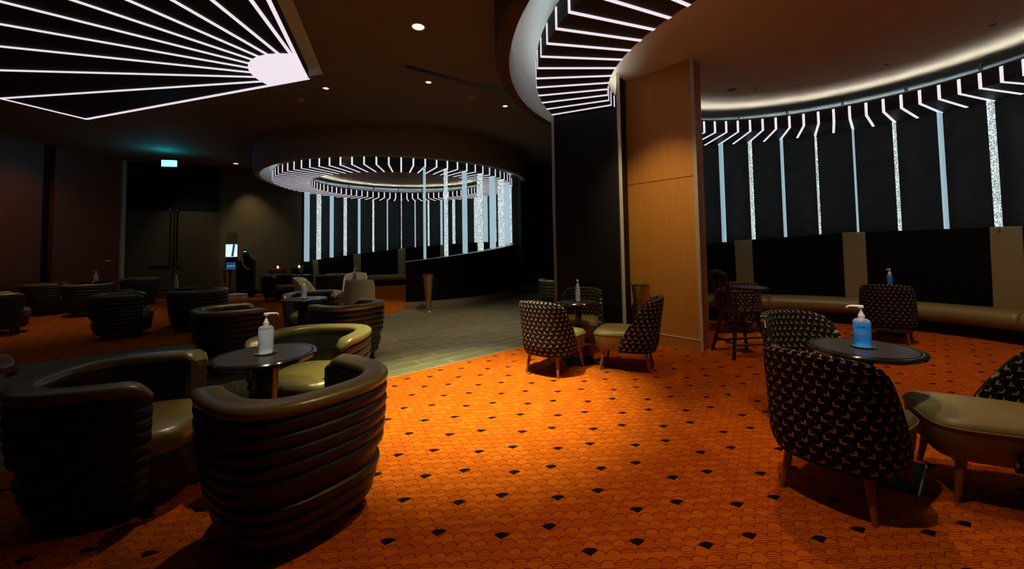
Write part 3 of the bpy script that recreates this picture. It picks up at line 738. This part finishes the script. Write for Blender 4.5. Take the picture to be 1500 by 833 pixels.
# ------------------------------------------------------------------ slipper chair with chevron fabric
def slipper_chair(label, fabric, group, leather=M_SOFTGOLD):
    """faces +x; back shell wraps round the seat"""
    t = thing('slipper_chair', label, 'chair', (0, 0, 0), 0, group)
    NU, NV = 28, 16
    def P(u, v, d):
        # u -1..1 across, v 0..1 up, d inward offset
        z = 0.215 + 0.595 * v
        spread = math.radians(112 - 50 * v ** 1.6)            # angular reach of wings
        a = PI + spread * u
        rx = 0.30 - 0.03 * v; ry = 0.305 - 0.015 * v
        if v < 0.18: rx -= 0.025 * (1 - v / 0.18) ** 2; ry -= 0.025 * (1 - v / 0.18) ** 2
        e = 2.5
        r = 1.0 / ((abs(math.cos(a)) / rx) ** e + (abs(math.sin(a)) / ry) ** e) ** (1 / e) - d
        # round off upper corners
        zc = z - 0.035 * max(0, (v - 0.75) / 0.25) ** 2 * abs(u) ** 3.0
        lean = -0.11 * v ** 1.2
        return (r * math.cos(a) + lean, r * math.sin(a), zc)
    bm = bmesh.new(); O, I = [], []
    for i in range(NU + 1):
        u = -1 + 2 * i / NU
        ed = max(0.0, (abs(u) - 0.88) / 0.12)
        O.append([bm.verts.new(P(u, j / NV, 0.012 * ed * ed + 0.010 * max(0, (j / NV - 0.93) / 0.07) ** 2)) for j in range(NV + 1)])
        th = 0.055 - 0.014 * ed
        I.append([bm.verts.new(P(u, j / NV, th - 0.010 * max(0, (j / NV - 0.93) / 0.07) ** 2)) for j in range(NV + 1)])
    def uvf(i, j):
        s = 0.30 * math.radians(112 - 50 * (j / NV) ** 1.6 * 0.5) * (-1 + 2 * i / NU)
        return (s + 1.0, 0.215 + 0.595 * j / NV)
    grid_faces(bm, O, uvf=uvf); grid_faces(bm, [r for r in I], uvf=uvf)
    uv = bm.loops.layers.uv.verify()
    def q4(a, b, c, d, n1, n2):
        f = bm.faces.new((a, b, c, d))
        for lp, w_ in zip(f.loops, (n1, n2, n2, n1)): lp[uv].uv = w_
    for i in range(NU): q4(O[i][NV], O[i + 1][NV], I[i + 1][NV], I[i][NV], uvf(i, NV), uvf(i + 1, NV)); q4(O[i][0], I[i][0], I[i + 1][0], O[i + 1][0], uvf(i, 0), uvf(i + 1, 0))
    for j in range(NV): q4(O[0][j], O[0][j + 1], I[0][j + 1], I[0][j], uvf(0, j), uvf(0, j + 1)); q4(O[NU][j], I[NU][j], I[NU][j + 1], O[NU][j + 1], uvf(NU, j), uvf(NU, j + 1))
    obj('backrest', bm, fabric, t, angle=55)
    # seat: tapered rounded block with crown
    def ds(k, n, s_, grow=0):
        a = 2 * PI * k / n; e = 6.0
        r = 1.0 / ((abs(math.cos(a)) / 0.31) ** e + (abs(math.sin(a)) / 0.262) ** e) ** (1 / e) * s_
        x = r * math.cos(a); y = r * math.sin(a) * (1 + 0.06 * (x / 0.31))
        return (x + 0.075, y)
    bm = bmesh.new(); G = []
    for s_, z in ((0.92, 0.225), (0.96, 0.24), (1.0, 0.36), (1.012, 0.392), (0.995, 0.408), (0.93, 0.430), (0.7, 0.447), (0.35, 0.452)):
        G.append([bm.verts.new((*ds(k, 44, s_), z)) for k in range(44)])
    for A, Bv in zip(G, G[1:]):
        for k in range(44): bm.faces.new((A[k], A[(k + 1) % 44], Bv[(k + 1) % 44], Bv[k]))
    bm.faces.new(G[0][::-1]); bm.faces.new(G[-1])
    obj('seat', bm, leather, t, angle=60)
    obj('piping', tube(bmesh.new(), [(*ds(k % 44, 44, 1.018), 0.393) for k in range(45)], 0.0045, 6), leather, t)
    for x, y in ((0.27, 0.20), (0.27, -0.20), (-0.17, 0.17), (-0.17, -0.17)):
        sx = 0.04 if x > 0 else -0.05; sy = 0.03 if y > 0 else -0.03
        obj('leg', bar(bmesh.new(), (x + sx, y + sy, 0.0), (x, y, 0.24), 0.0125, 0.024, 12), M_LEG, t)
    return t
G1 = 'chevron-patterned slipper chairs'
sl = slipper_chair('black and gold chevron slipper chair, back to camera, nearest at lower right', M_PATTERN, G1)
sl.location = (1.81, 2.28, ZC); sl.rotation_euler = (0, 0, math.radians(34))
SLS = [((0.43, 4.54), 54, 'chevron slipper chair seen from behind, left of the small table by the partition'),
 ((1.35, 4.63), 157, 'chevron slipper chair in side view beside the brown pillar, gold seat toward table'),
 ((0.90, 5.42), -112, 'chevron slipper chair behind the small table, against the black partition'),
 ((2.32, 3.10), -92, 'chevron slipper chair behind the nearest right table with blue gel bottle'),
 ((2.71, 2.22), 152, 'chevron slipper chair cut off at right edge, wide gold seat toward camera'),
 ((5.28, 5.66), 47, 'chevron slipper chair seen from behind before the right bench, blue bottle above it'),
 ((3.62, 6.40), 60, 'chevron slipper chair hidden behind the wooden high chair')]
for p, a_, lab in SLS: dup(sl, (p[0], p[1], ZC), math.radians(a_), lab)
G2 = 'cream slipper chairs before the far booth'
cr = slipper_chair('cream slipper chair with its back to camera, beside open end of low wall', M_CREAM, G2, mat('cream_leather', (0.42, 0.36, 0.24), 0.5))
cr.location = (-3.12, 8.15, ZC); cr.rotation_euler = (0, 0, math.radians(112))
dup(cr, (-4.0, 10.15, ZC), math.radians(-75), 'cream slipper chair facing camera, behind the clear bottle in the far booth opening')
dup(cr, (-4.50, 8.95, ZC), math.radians(8), 'cream slipper chair in side view, leftmost of the three cream chairs')

# ------------------------------------------------------------------ tables
def round_table(label, r=0.295, h=0.72, base='disc'):
    t = thing('round_table', label, 'table', (0, 0, 0), 0, 'round black tables')
    obj('table_top', L([(0.001, h), (r - 0.035, h), (r - 0.035, h - 0.02), (0.001, h - 0.02)], n=64), M_TABLETOP, t, angle=30)
    obj('top_rim', L([(r - 0.035, h - 0.001), (r - 0.03, h + 0.001), (r - 0.006, h), (r, h - 0.008), (r - 0.003, h - 0.022), (r - 0.02, h - 0.034), (r - 0.10, h - 0.036), (r - 0.10, h - 0.02), (r - 0.035, h - 0.02)], n=64, close_prof=True), M_TABLERIM, t, angle=30)
    obj('column', L([(0.038, 0.03), (0.038, h - 0.036)], n=24), M_TABLERIM, t)
    obj('mounting_plate', L([(0.001, h - 0.045), (0.12, h - 0.045), (0.12, h - 0.036), (0.001, h - 0.036)], n=24), M_TABLERIM, t)
    if base == 'disc':
        obj('base', L([(0.001, 0), (0.21, 0), (0.21, 0.012), (0.06, 0.03), (0.001, 0.032)], n=48), M_TABLERIM, t)
    else:
        obj('base', B(-0.2, -0.2, 0.0, 0.2, 0.2, 0.010), M_CHROME, t, smooth=False); obj('base_cover', B(-0.192, -0.192, 0.010, 0.192, 0.192, 0.016), M_BLACK, t, smooth=False)
        obj('column_collar', L([(0.045, 0.012), (0.045, 0.07), (0.038, 0.072)], n=24), M_CHROME, t)
    return t
def thick_table(label):
    t = thing('round_table', label, 'table', (0, 0, 0), 0, 'round black tables')
    h, r = 0.72, 0.30
    obj('table_top', L([(0.001, h), (r - 0.035, h), (r - 0.035, h - 0.02), (0.001, h - 0.02)], n=64), M_TABLETOP, t, angle=30)
    obj('top_rim', L([(r - 0.035, h - 0.001), (r - 0.03, h + 0.001), (r - 0.006, h), (r, h - 0.008), (r - 0.003, h - 0.022), (r - 0.02, h - 0.034), (0.10, h - 0.036), (0.10, h - 0.02), (r - 0.035, h - 0.02)], n=64, close_prof=True), M_TABLERIM, t, angle=30)
    obj('column', L([(0.075, 0.03), (0.075, h - 0.036), (0.001, h - 0.036)], n=24), M_TABLERIM, t)
    obj('base', L([(0.001, 0), (0.21, 0), (0.21, 0.012), (0.09, 0.03), (0.001, 0.032)], n=48), M_TABLERIM, t)
    return t
tt = thick_table('round black table with clear gel bottle between the nearest tub armchairs'); tt.location = (*TA, ZC)
for p, lab in ((TB, 'round black table with clear bottle, second in the left seating'), (TC, 'round black table almost hidden behind tub armchairs at middle left'), (TD, 'round black table with gel bottle by the red wood wall'), (TE, 'round black table with blue gel bottle before the first glass fins')):
    dup(tt, (*p, ZC), 0, lab)
TG = (0.79, 4.86); TH_ = (2.19, 2.52); TI = (5.68, 6.02); TJ = (3.95, 6.95)
rtab = round_table('round black table on square steel base, beside black partition', 0.25, 0.72, 'square'); rtab.location = (*TG, ZC); rtab.rotation_euler = (0, 0, 0.1)
for p, lab, q in ((TH_, 'round black table with blue gel bottle, nearest at lower right', 1.16), (TI, 'round table hidden behind the chevron chair before the right bench', 1), (TJ, 'round table hidden behind the wooden high chair', 1), (TF, 'round table hidden between the three cream chairs', 1)):
    o = dup(rtab, (*p, ZC), 0.7, lab)
    if q != 1: o.scale = (q, q, 1)
dup(rtab, (-3.3, 14.3, ZC), 0.2, 'small round table inside the far booth, behind the low wall')

# ------------------------------------------------------------------ gel bottles and coasters
def text_bm(txt, size, depth, mtx):
    cu = D.curves.new('tmp', 'FONT'); cu.body = txt; cu.size = size; cu.extrude = depth; cu.align_x = 'CENTER'; cu.align_y = 'CENTER'
    o = D.objects.new('tmp', cu); C.objects.link(o)
    bpy.context.view_layer.update()
    me = bpy.data.meshes.new_from_object(o.evaluated_get(bpy.context.evaluated_depsgraph_get()))
    bm = bmesh.new(); bm.from_mesh(me); bm.transform(mtx)
    D.objects.remove(o); D.curves.remove(cu); D.meshes.remove(me)
    return bm
def oval(bm, prof, ax, ay, n=32):
    G = [[bm.verts.new((ax * s * math.cos(2 * PI * k / n), ay * s * math.sin(2 * PI * k / n), z)) for k in range(n)] for s, z in prof]
    for A, Bv in zip(G, G[1:]):
        for k in range(n): bm.faces.new((A[k], A[(k + 1) % n], Bv[(k + 1) % n], Bv[k]))
    bm.faces.new(G[0][::-1]); bm.faces.new(G[-1])
    return bm
def bottle(label, gel, textcol=M_NAVY):
    """front faces -y, nozzle towards -x"""
    t = thing('gel_bottle', label, 'bottle', (0, 0, 0), 0, 'hand gel pump bottles')
    obj('body', oval(bmesh.new(), [(0.9, 0.0), (1.0, 0.006), (1.0, 0.140), (0.97, 0.150)], 0.044, 0.028), gel, t)
    obj('shoulder', oval(bmesh.new(), [(0.97, 0.150), (0.97, 0.158), (0.80, 0.170), (0.48, 0.175)], 0.044, 0.028), M_CLEAR, t)
    obj('collar', L([(0.001, 0.174), (0.0175, 0.174), (0.0175, 0.196), (0.011, 0.202), (0.009, 0.214), (0.006, 0.216), (0.001, 0.216)], n=20), M_WHITE, t)
    bm = bmesh.new(); bar(bm, (0, 0, 0.214), (0, 0, 0.242), 0.0055); 
    lathe(bm, [(0.001, 0.240), (0.014, 0.240), (0.015, 0.252), (0.011, 0.256), (0.001, 0.256)], n=18)
    tube(bm, [(0, 0, 0.249), (-0.03, 0, 0.250), (-0.055, 0, 0.249), (-0.066, 0, 0.244), (-0.069, 0, 0.236)], [0.0075, 0.0065, 0.0055, 0.005, 0.004])
    obj('pump', bm, M_WHITE, t)
    obj('brand_text', text_bm('PURELL', 0.016, 0.0006, Matrix.Translation((0, -0.0285, 0.124)) @ Matrix.Rotation(PI / 2, 4, 'X')), textcol, t, smooth=False)
    bm = bmesh.new()
    for k, wd in enumerate((0.020, 0.017, 0.019, 0.014)): box(bm, -wd, -0.0288, 0.10 - k * 0.010, wd, -0.0275, 0.1025 - k * 0.010)
    obj('label_lines', bm, M_CLEAR, t, smooth=False)
    return t
def coaster(label):
    t = thing('bottle_tray', label, 'tray', (0, 0, 0), 0, 'small round trays under bottles')
    obj('dish', L([(0.001, 0), (0.055, 0), (0.063, 0.006), (0.060, 0.007), (0.052, 0.003), (0.001, 0.003)], n=32), M_CHROME, t)
    return t
ZT_ = 0.72 + ZC + 0.002
bb = bottle('blue hand gel pump bottle on the nearest right table', M_BLUEGEL); bb.location = (TH_[0] - 0.005, TH_[1] + 0.0, ZT_ + 0.003); bb.rotation_euler = (0, 0, math.radians(-35))
bc = bottle('clear hand gel pump bottle on the table between the nearest tub armchairs', M_CLEARGEL); bc.location = (*TA, ZT_ + 0.003); bc.rotation_euler = (0, 0, math.radians(212)); bc.scale = (1, 1, 1)
co = coaster('small silver tray under the blue bottle on the nearest right table'); co.location = (TH_[0], TH_[1], ZT_)
dup(co, (*TA, ZT_), 0, 'small silver tray under the nearest clear bottle at left')
dup(co, (*TB, ZT_), 0, 'small silver tray under the clear bottle of second left table')
dup(co, (*TG, ZT_), 0, 'small silver tray under the bottle beside the black partition')
dup(bc, (*TB, ZT_ + 0.003), math.radians(-20), 'clear hand gel pump bottle on the second left table')
dup(bc, (*TG, ZT_ + 0.003), math.radians(80), 'pale hand gel pump bottle on the small table beside the black partition')
dup(bc, (TC[0] + 0.02, TC[1] - 0.1, ZT_), math.radians(-10), 'clear hand gel bottle among the tub armchairs at middle left')
dup(bc, (*TD, ZT_), math.radians(60), 'clear hand gel bottle before the red wood wall at far left')
dup(bb, (*TE, ZT_), math.radians(160), 'small blue hand gel bottle before the first glass fins')
dup(bb, (*TI, ZT_), math.radians(20), 'blue hand gel bottle above the chevron chair by the right bench')
dup(bc, (-3.6, 9.1, ZT_), math.radians(170), 'clear hand gel bottle between the cream chairs')
dup(bc, (-3.3, 14.3, ZT_), math.radians(170), 'tiny clear hand gel bottle seen above the open end of low wall')

# ------------------------------------------------------------------ tapered metal bins
def bin_(label, h=0.84, m=M_BRONZE):
    t = thing('tapered_stand', label, 'stand', (0, 0, 0), 0, 'tall tapered metal stands')
    obj('cone', L([(0.050, 0.075), (0.068, 0.3), (0.092, h * 0.7), (0.098, h * 0.72), (0.099, h * 0.73), (0.125, h - 0.02), (0.128, h), (0.118, h), (0.09, h * 0.75), (0.001, h * 0.74)], n=40), m, t, angle=30)
    obj('top_ring', L([(0.126, h - 0.012), (0.132, h - 0.012), (0.132, h + 0.004), (0.126, h + 0.004)], n=40, close_prof=True), M_CHROME, t)
    obj('foot', L([(0.001, 0), (0.085, 0), (0.085, 0.015), (0.05, 0.04), (0.035, 0.05), (0.045, 0.075), (0.001, 0.08)], n=32), M_CHROME, t)
    return t
bn = bin_('tall tapered bronze stand in front of the sweeping low black wall'); bn.location = (-1.86, 8.85, 0.0)
b2 = dup(bn, (1.80, 5.62, ZC), 0, 'tall tapered bronze stand against the brown pillar'); 
dup(bn, (-8.78, 12.30, ZC), 0, 'tall tapered copper stand under the blue sign of the host stand')

# ------------------------------------------------------------------ host stand
HSX = 0.68
hs = thing('host_stand', 'black host stand with metal edging and equipment on top by wallpapered wall', 'counter', (-8.45, 12.42, ZC), math.atan2(WD.y, WD.x))
hs.scale = (HSX, 1, 1)
obj('cabinet', B(-0.10, -0.22, 0.0, 0.52, 0.25, 1.10), M_BLACK, hs, smooth=False)
bm = bmesh.new(); box(bm, -0.13, -0.24, 0.0, -0.10, -0.21, 1.12); box(bm, -0.50, -0.24, 1.10, -0.10, -0.21, 1.125); box(bm, -0.52, -0.24, 0.85, -0.49, -0.21, 1.125); box(bm, -0.52, -0.24, 0.84, -0.10, -0.21, 0.86)
obj('metal_edging', bm, M_CHROME, hs, smooth=False)
obj('counter_top', B(-0.52, -0.24, 1.10, 0.54, 0.27, 1.135), M_BLACK, hs, smooth=False)
obj('blue_sign', B(-0.48, -0.225, 0.87, -0.13, -0.215, 1.09), M_SIGNBLUE, hs, smooth=False)
bm = bmesh.new()
for k in range(3):
    x = -0.40 + k * 0.10
    tube(bm, [(x - 0.03, -0.228, 0.95), (x - 0.015, -0.228, 1.0), (x, -0.228, 0.955), (x + 0.015, -0.228, 0.99), (x + 0.03, -0.228, 0.96)], 0.006, 5)
obj('sign_symbols', bm, M_SIGNWHITE, hs)
sc_ = thing('display_screen', 'bright white screen with clear guard standing on the host stand', 'screen', (-8.62, 12.25, ZC + 1.135), math.atan2(WD.y, WD.x))
obj('stand', B(-0.14, -0.04, 0, 0.14, 0.06, 0.12), M_BLACK, sc_, smooth=False)
obj('screen', B(-0.15, -0.02, 0.12, 0.14, 0.01, 0.50), M_SCREEN, sc_, smooth=False)
bm = bmesh.new(); box(bm, -0.03, -0.026, 0.13, 0.03, -0.021, 0.50); bm.transform(Matrix.Translation((0.04, 0, 0.3)) @ Matrix.Rotation(0.12, 4, 'Y') @ Matrix.Translation((0, 0, -0.3)))
obj('screen_graphic', bm, M_SIGNBLUE, sc_, smooth=False)
obj('clear_guard', B(-0.13, -0.01, 0.50, 0.15, 0.0, 0.86), mat('guard', (0.5, 0.5, 0.45), 0.1, trans=0.85), sc_, smooth=False)
ph = thing('card_terminal', 'black card terminal with green light on the host stand', 'card terminal', (-8.30, 12.52, ZC + 1.135), math.atan2(WD.y, WD.x) + 0.3)
bm = B(-0.12, -0.05, 0, 0.12, 0.06, 0.05); obj('cradle', bm, M_BLACK, ph, smooth=False)
bm = box(bmesh.new(), -0.05, -0.02, 0, 0.05, 0.02, 0.34, bev=0.008); bm.transform(Matrix.Translation((0.05, 0, 0.04)) @ Matrix.Rotation(-0.5, 4, 'Y')); obj('handset', bm, M_BLACK, ph)
bm = box(bmesh.new(), -0.06, -0.02, 0, 0.04, 0.02, 0.26, bev=0.008); bm.transform(Matrix.Translation((-0.07, 0, 0.05))); obj('display_head', bm, M_BLACK, ph)
obj('green_light', B(-0.12, -0.024, 0.26, -0.04, -0.0205, 0.29), M_GREEN, ph, smooth=False)
tag(obj('phone_cable', tube(bmesh.new(), [(-8.26, 12.21, 1.16), (-8.22, 12.205, 0.98), (-8.14, 12.24, 0.90), (-8.06, 12.28, 0.88)], 0.006), M_WHITE), 'thin white cable drooping over the side of the host stand', 'cable')
tag(obj('carton', B(-8.45, 11.85, ZC, -8.0, 12.08, 0.16, bev=0.01), M_PAPER, smooth=False), 'low pale box on the floor in front of the host stand', 'box')
# candle tables by the wallpapered wall
def candle_table(x, y, label, m):
    t = thing('candle_table', label, 'table', (x, y, ZC), 0, 'candle tables by the wallpapered wall')
    obj('drum', L([(0.001, 0), (0.13, 0), (0.15, 0.3), (0.24, 0.80), (0.25, 0.84), (0.001, 0.845)], n=32), m, t)
    return t
for x, y, l1, l2, m in ((-7.55, 12.85, 'flared copper candle table, left of the pair by the wallpapered wall', 'small lit candle on the left copper candle table', M_BRONZE), (-6.97, 13.05, 'flared dark candle table, right of the pair beside the glass fins', 'small lit candle on the right dark candle table', M_TABLERIM)):
    candle_table(x, y, l1, m)
    c = thing('candle', l2, 'candle', (x, y, ZC + 0.846), 0, 'lit candles')
    obj('glass_cup', L([(0.001, 0), (0.03, 0), (0.035, 0.05), (0.032, 0.05), (0.028, 0.006), (0.001, 0.006)], n=20), M_CLEAR, c)
    obj('flame', L([(0.001, 0.012), (0.02, 0.02), (0.028, 0.045), (0.018, 0.075), (0.001, 0.095)], n=16), M_FLAME, c)

# ------------------------------------------------------------------ wooden high chair
hc = thing('high_chair', 'dark wooden restaurant high chair with round tray beside the brown pillar', 'high chair', (2.86, 5.08, ZC), math.radians(5))
hc_legs = [((0.24, 0.22), (0.13, 0.13)), ((0.24, -0.22), (0.13, -0.13)), ((-0.24, 0.22), (-0.13, 0.13)), ((-0.24, -0.22), (-0.13, -0.13))]
for (a, b) in hc_legs:
    bm = bmesh.new(); bar(bm, (*a, 0), (*b, 0.53), 0.020, 0.026, 8); obj('leg', bm, M_HIGH, hc)
def lz(a, b, z): f_ = z / 0.53; return (a[0] + (b[0] - a[0]) * f_, a[1] + (b[1] - a[1]) * f_, z)
for i, j, z in ((0, 1, 0.30), (2, 3, 0.18), (0, 2, 0.14), (1, 3, 0.16), (0, 2, 0.24), (1, 3, 0.24)):
    obj('stretcher', bar(bmesh.new(), lz(*hc_legs[i], z), lz(*hc_legs[j], z), 0.014), M_HIGH, hc)
obj('footrest', B(0.20, -0.16, 0.285, 0.36, 0.16, 0.305, bev=0.005), M_HIGH, hc, smooth=False)
obj('seat', B(-0.19, -0.18, 0.53, 0.19, 0.18, 0.56, bev=0.008), M_HIGH, hc)
arc = [(0.24 * math.cos(a) - 0.0, 0.22 * math.sin(a), 0.80) for a in [math.radians(q) for q in range(60, 301, 12)]]
obj('arm_rail', tube(bmesh.new(), arc, 0.020), M_HIGH, hc)
for a in (70, 100, 130, 230, 260, 290):
    ra = math.radians(a); obj('spindle', bar(bmesh.new(), (0.17 * math.cos(ra), 0.16 * math.sin(ra), 0.555), (0.24 * math.cos(ra), 0.22 * math.sin(ra), 0.80), 0.010), M_HIGH, hc)
for s in (-0.10, 0, 0.10):
    obj('back_spindle', bar(bmesh.new(), (-0.17, s, 0.555), (-0.27, s * 1.3, 1.03), 0.012), M_HIGH, hc)
obj('back_rail', tube(bmesh.new(), [(-0.26, -0.17, 1.00), (-0.285, -0.08, 1.04), (-0.29, 0, 1.05), (-0.285, 0.08, 1.04), (-0.26, 0.17, 1.00)], 0.022), M_HIGH, hc)
for s in (-1, 1): obj('back_post', bar(bmesh.new(), (-0.17, s * 0.15, 0.555), (-0.26, s * 0.17, 1.0), 0.016), M_HIGH, hc)
bm = oval(bmesh.new(), [(0.98, 0.815), (1.0, 0.82), (1.0, 0.835), (0.98, 0.84)], 0.19, 0.25); bm.transform(Matrix.Translation((0.15, 0, 0))); obj('tray', bm, M_HIGH, hc)

# ------------------------------------------------------------------ small things
bm = L([(0.001, 0), (0.04, 0), (0.055, 0.10), (0.05, 0.10), (0.038, 0.008), (0.001, 0.008)], n=24)
bm.transform(Matrix.Rotation(math.radians(62), 4, 'Y'))
tg = thing('side_table', 'edge of a dark side table cut off at the left border', 'table', (-3.98, 2.99, ZC))
obj('table_top', L([(0.001, 0.47), (0.20, 0.47), (0.20, 0.50), (0.001, 0.50)], n=32), M_TABLERIM, tg)
obj('column', L([(0.03, 0.02), (0.03, 0.47)], n=16), M_TABLERIM, tg)
obj('base', L([(0.001, 0), (0.15, 0), (0.15, 0.02), (0.001, 0.02)], n=32), M_TABLERIM, tg)
cup = obj('paper_cup', bm, M_PAPER); cup.location = (-3.87, 2.99, 0.56)
tag(cup, 'white paper cup tipped over on the side table at the left border', 'cup')
tag(obj('wall_switch', B(-11.60, 11.36, 1.20, -11.585, 11.50, 1.235), M_WHITE, smooth=False), 'tiny pale switch plate on the red wood wall', 'switch')

# sub-parts: piping belongs to its seat, symbols to their sign, and so on
SUB = {'piping': 'seat', 'sign_symbols': 'blue_sign', 'screen_graphic': 'screen', 'brand_text': 'body', 'label_lines': 'body', 'collar': 'pump', 'mounting_plate': 'column',
       'column_collar': 'column', 'base_cover': 'base', 'green_light': 'display_head', 'added_led_lip': 'ring_body', 'added_led_baffle': 'ring_body', 'top_ring': 'cone', 'top_rim_edge': 'top_rim', 'footrest': 'stretcher'}
for o in list(D.objects):
    b = o.name.split('.')[0]
    if o.parent and o.parent.type == 'EMPTY' and b in SUB:
        sib = [q for q in o.parent.children if q.name.split('.')[0] == SUB[b]]
        if sib: o.parent = sib[0]
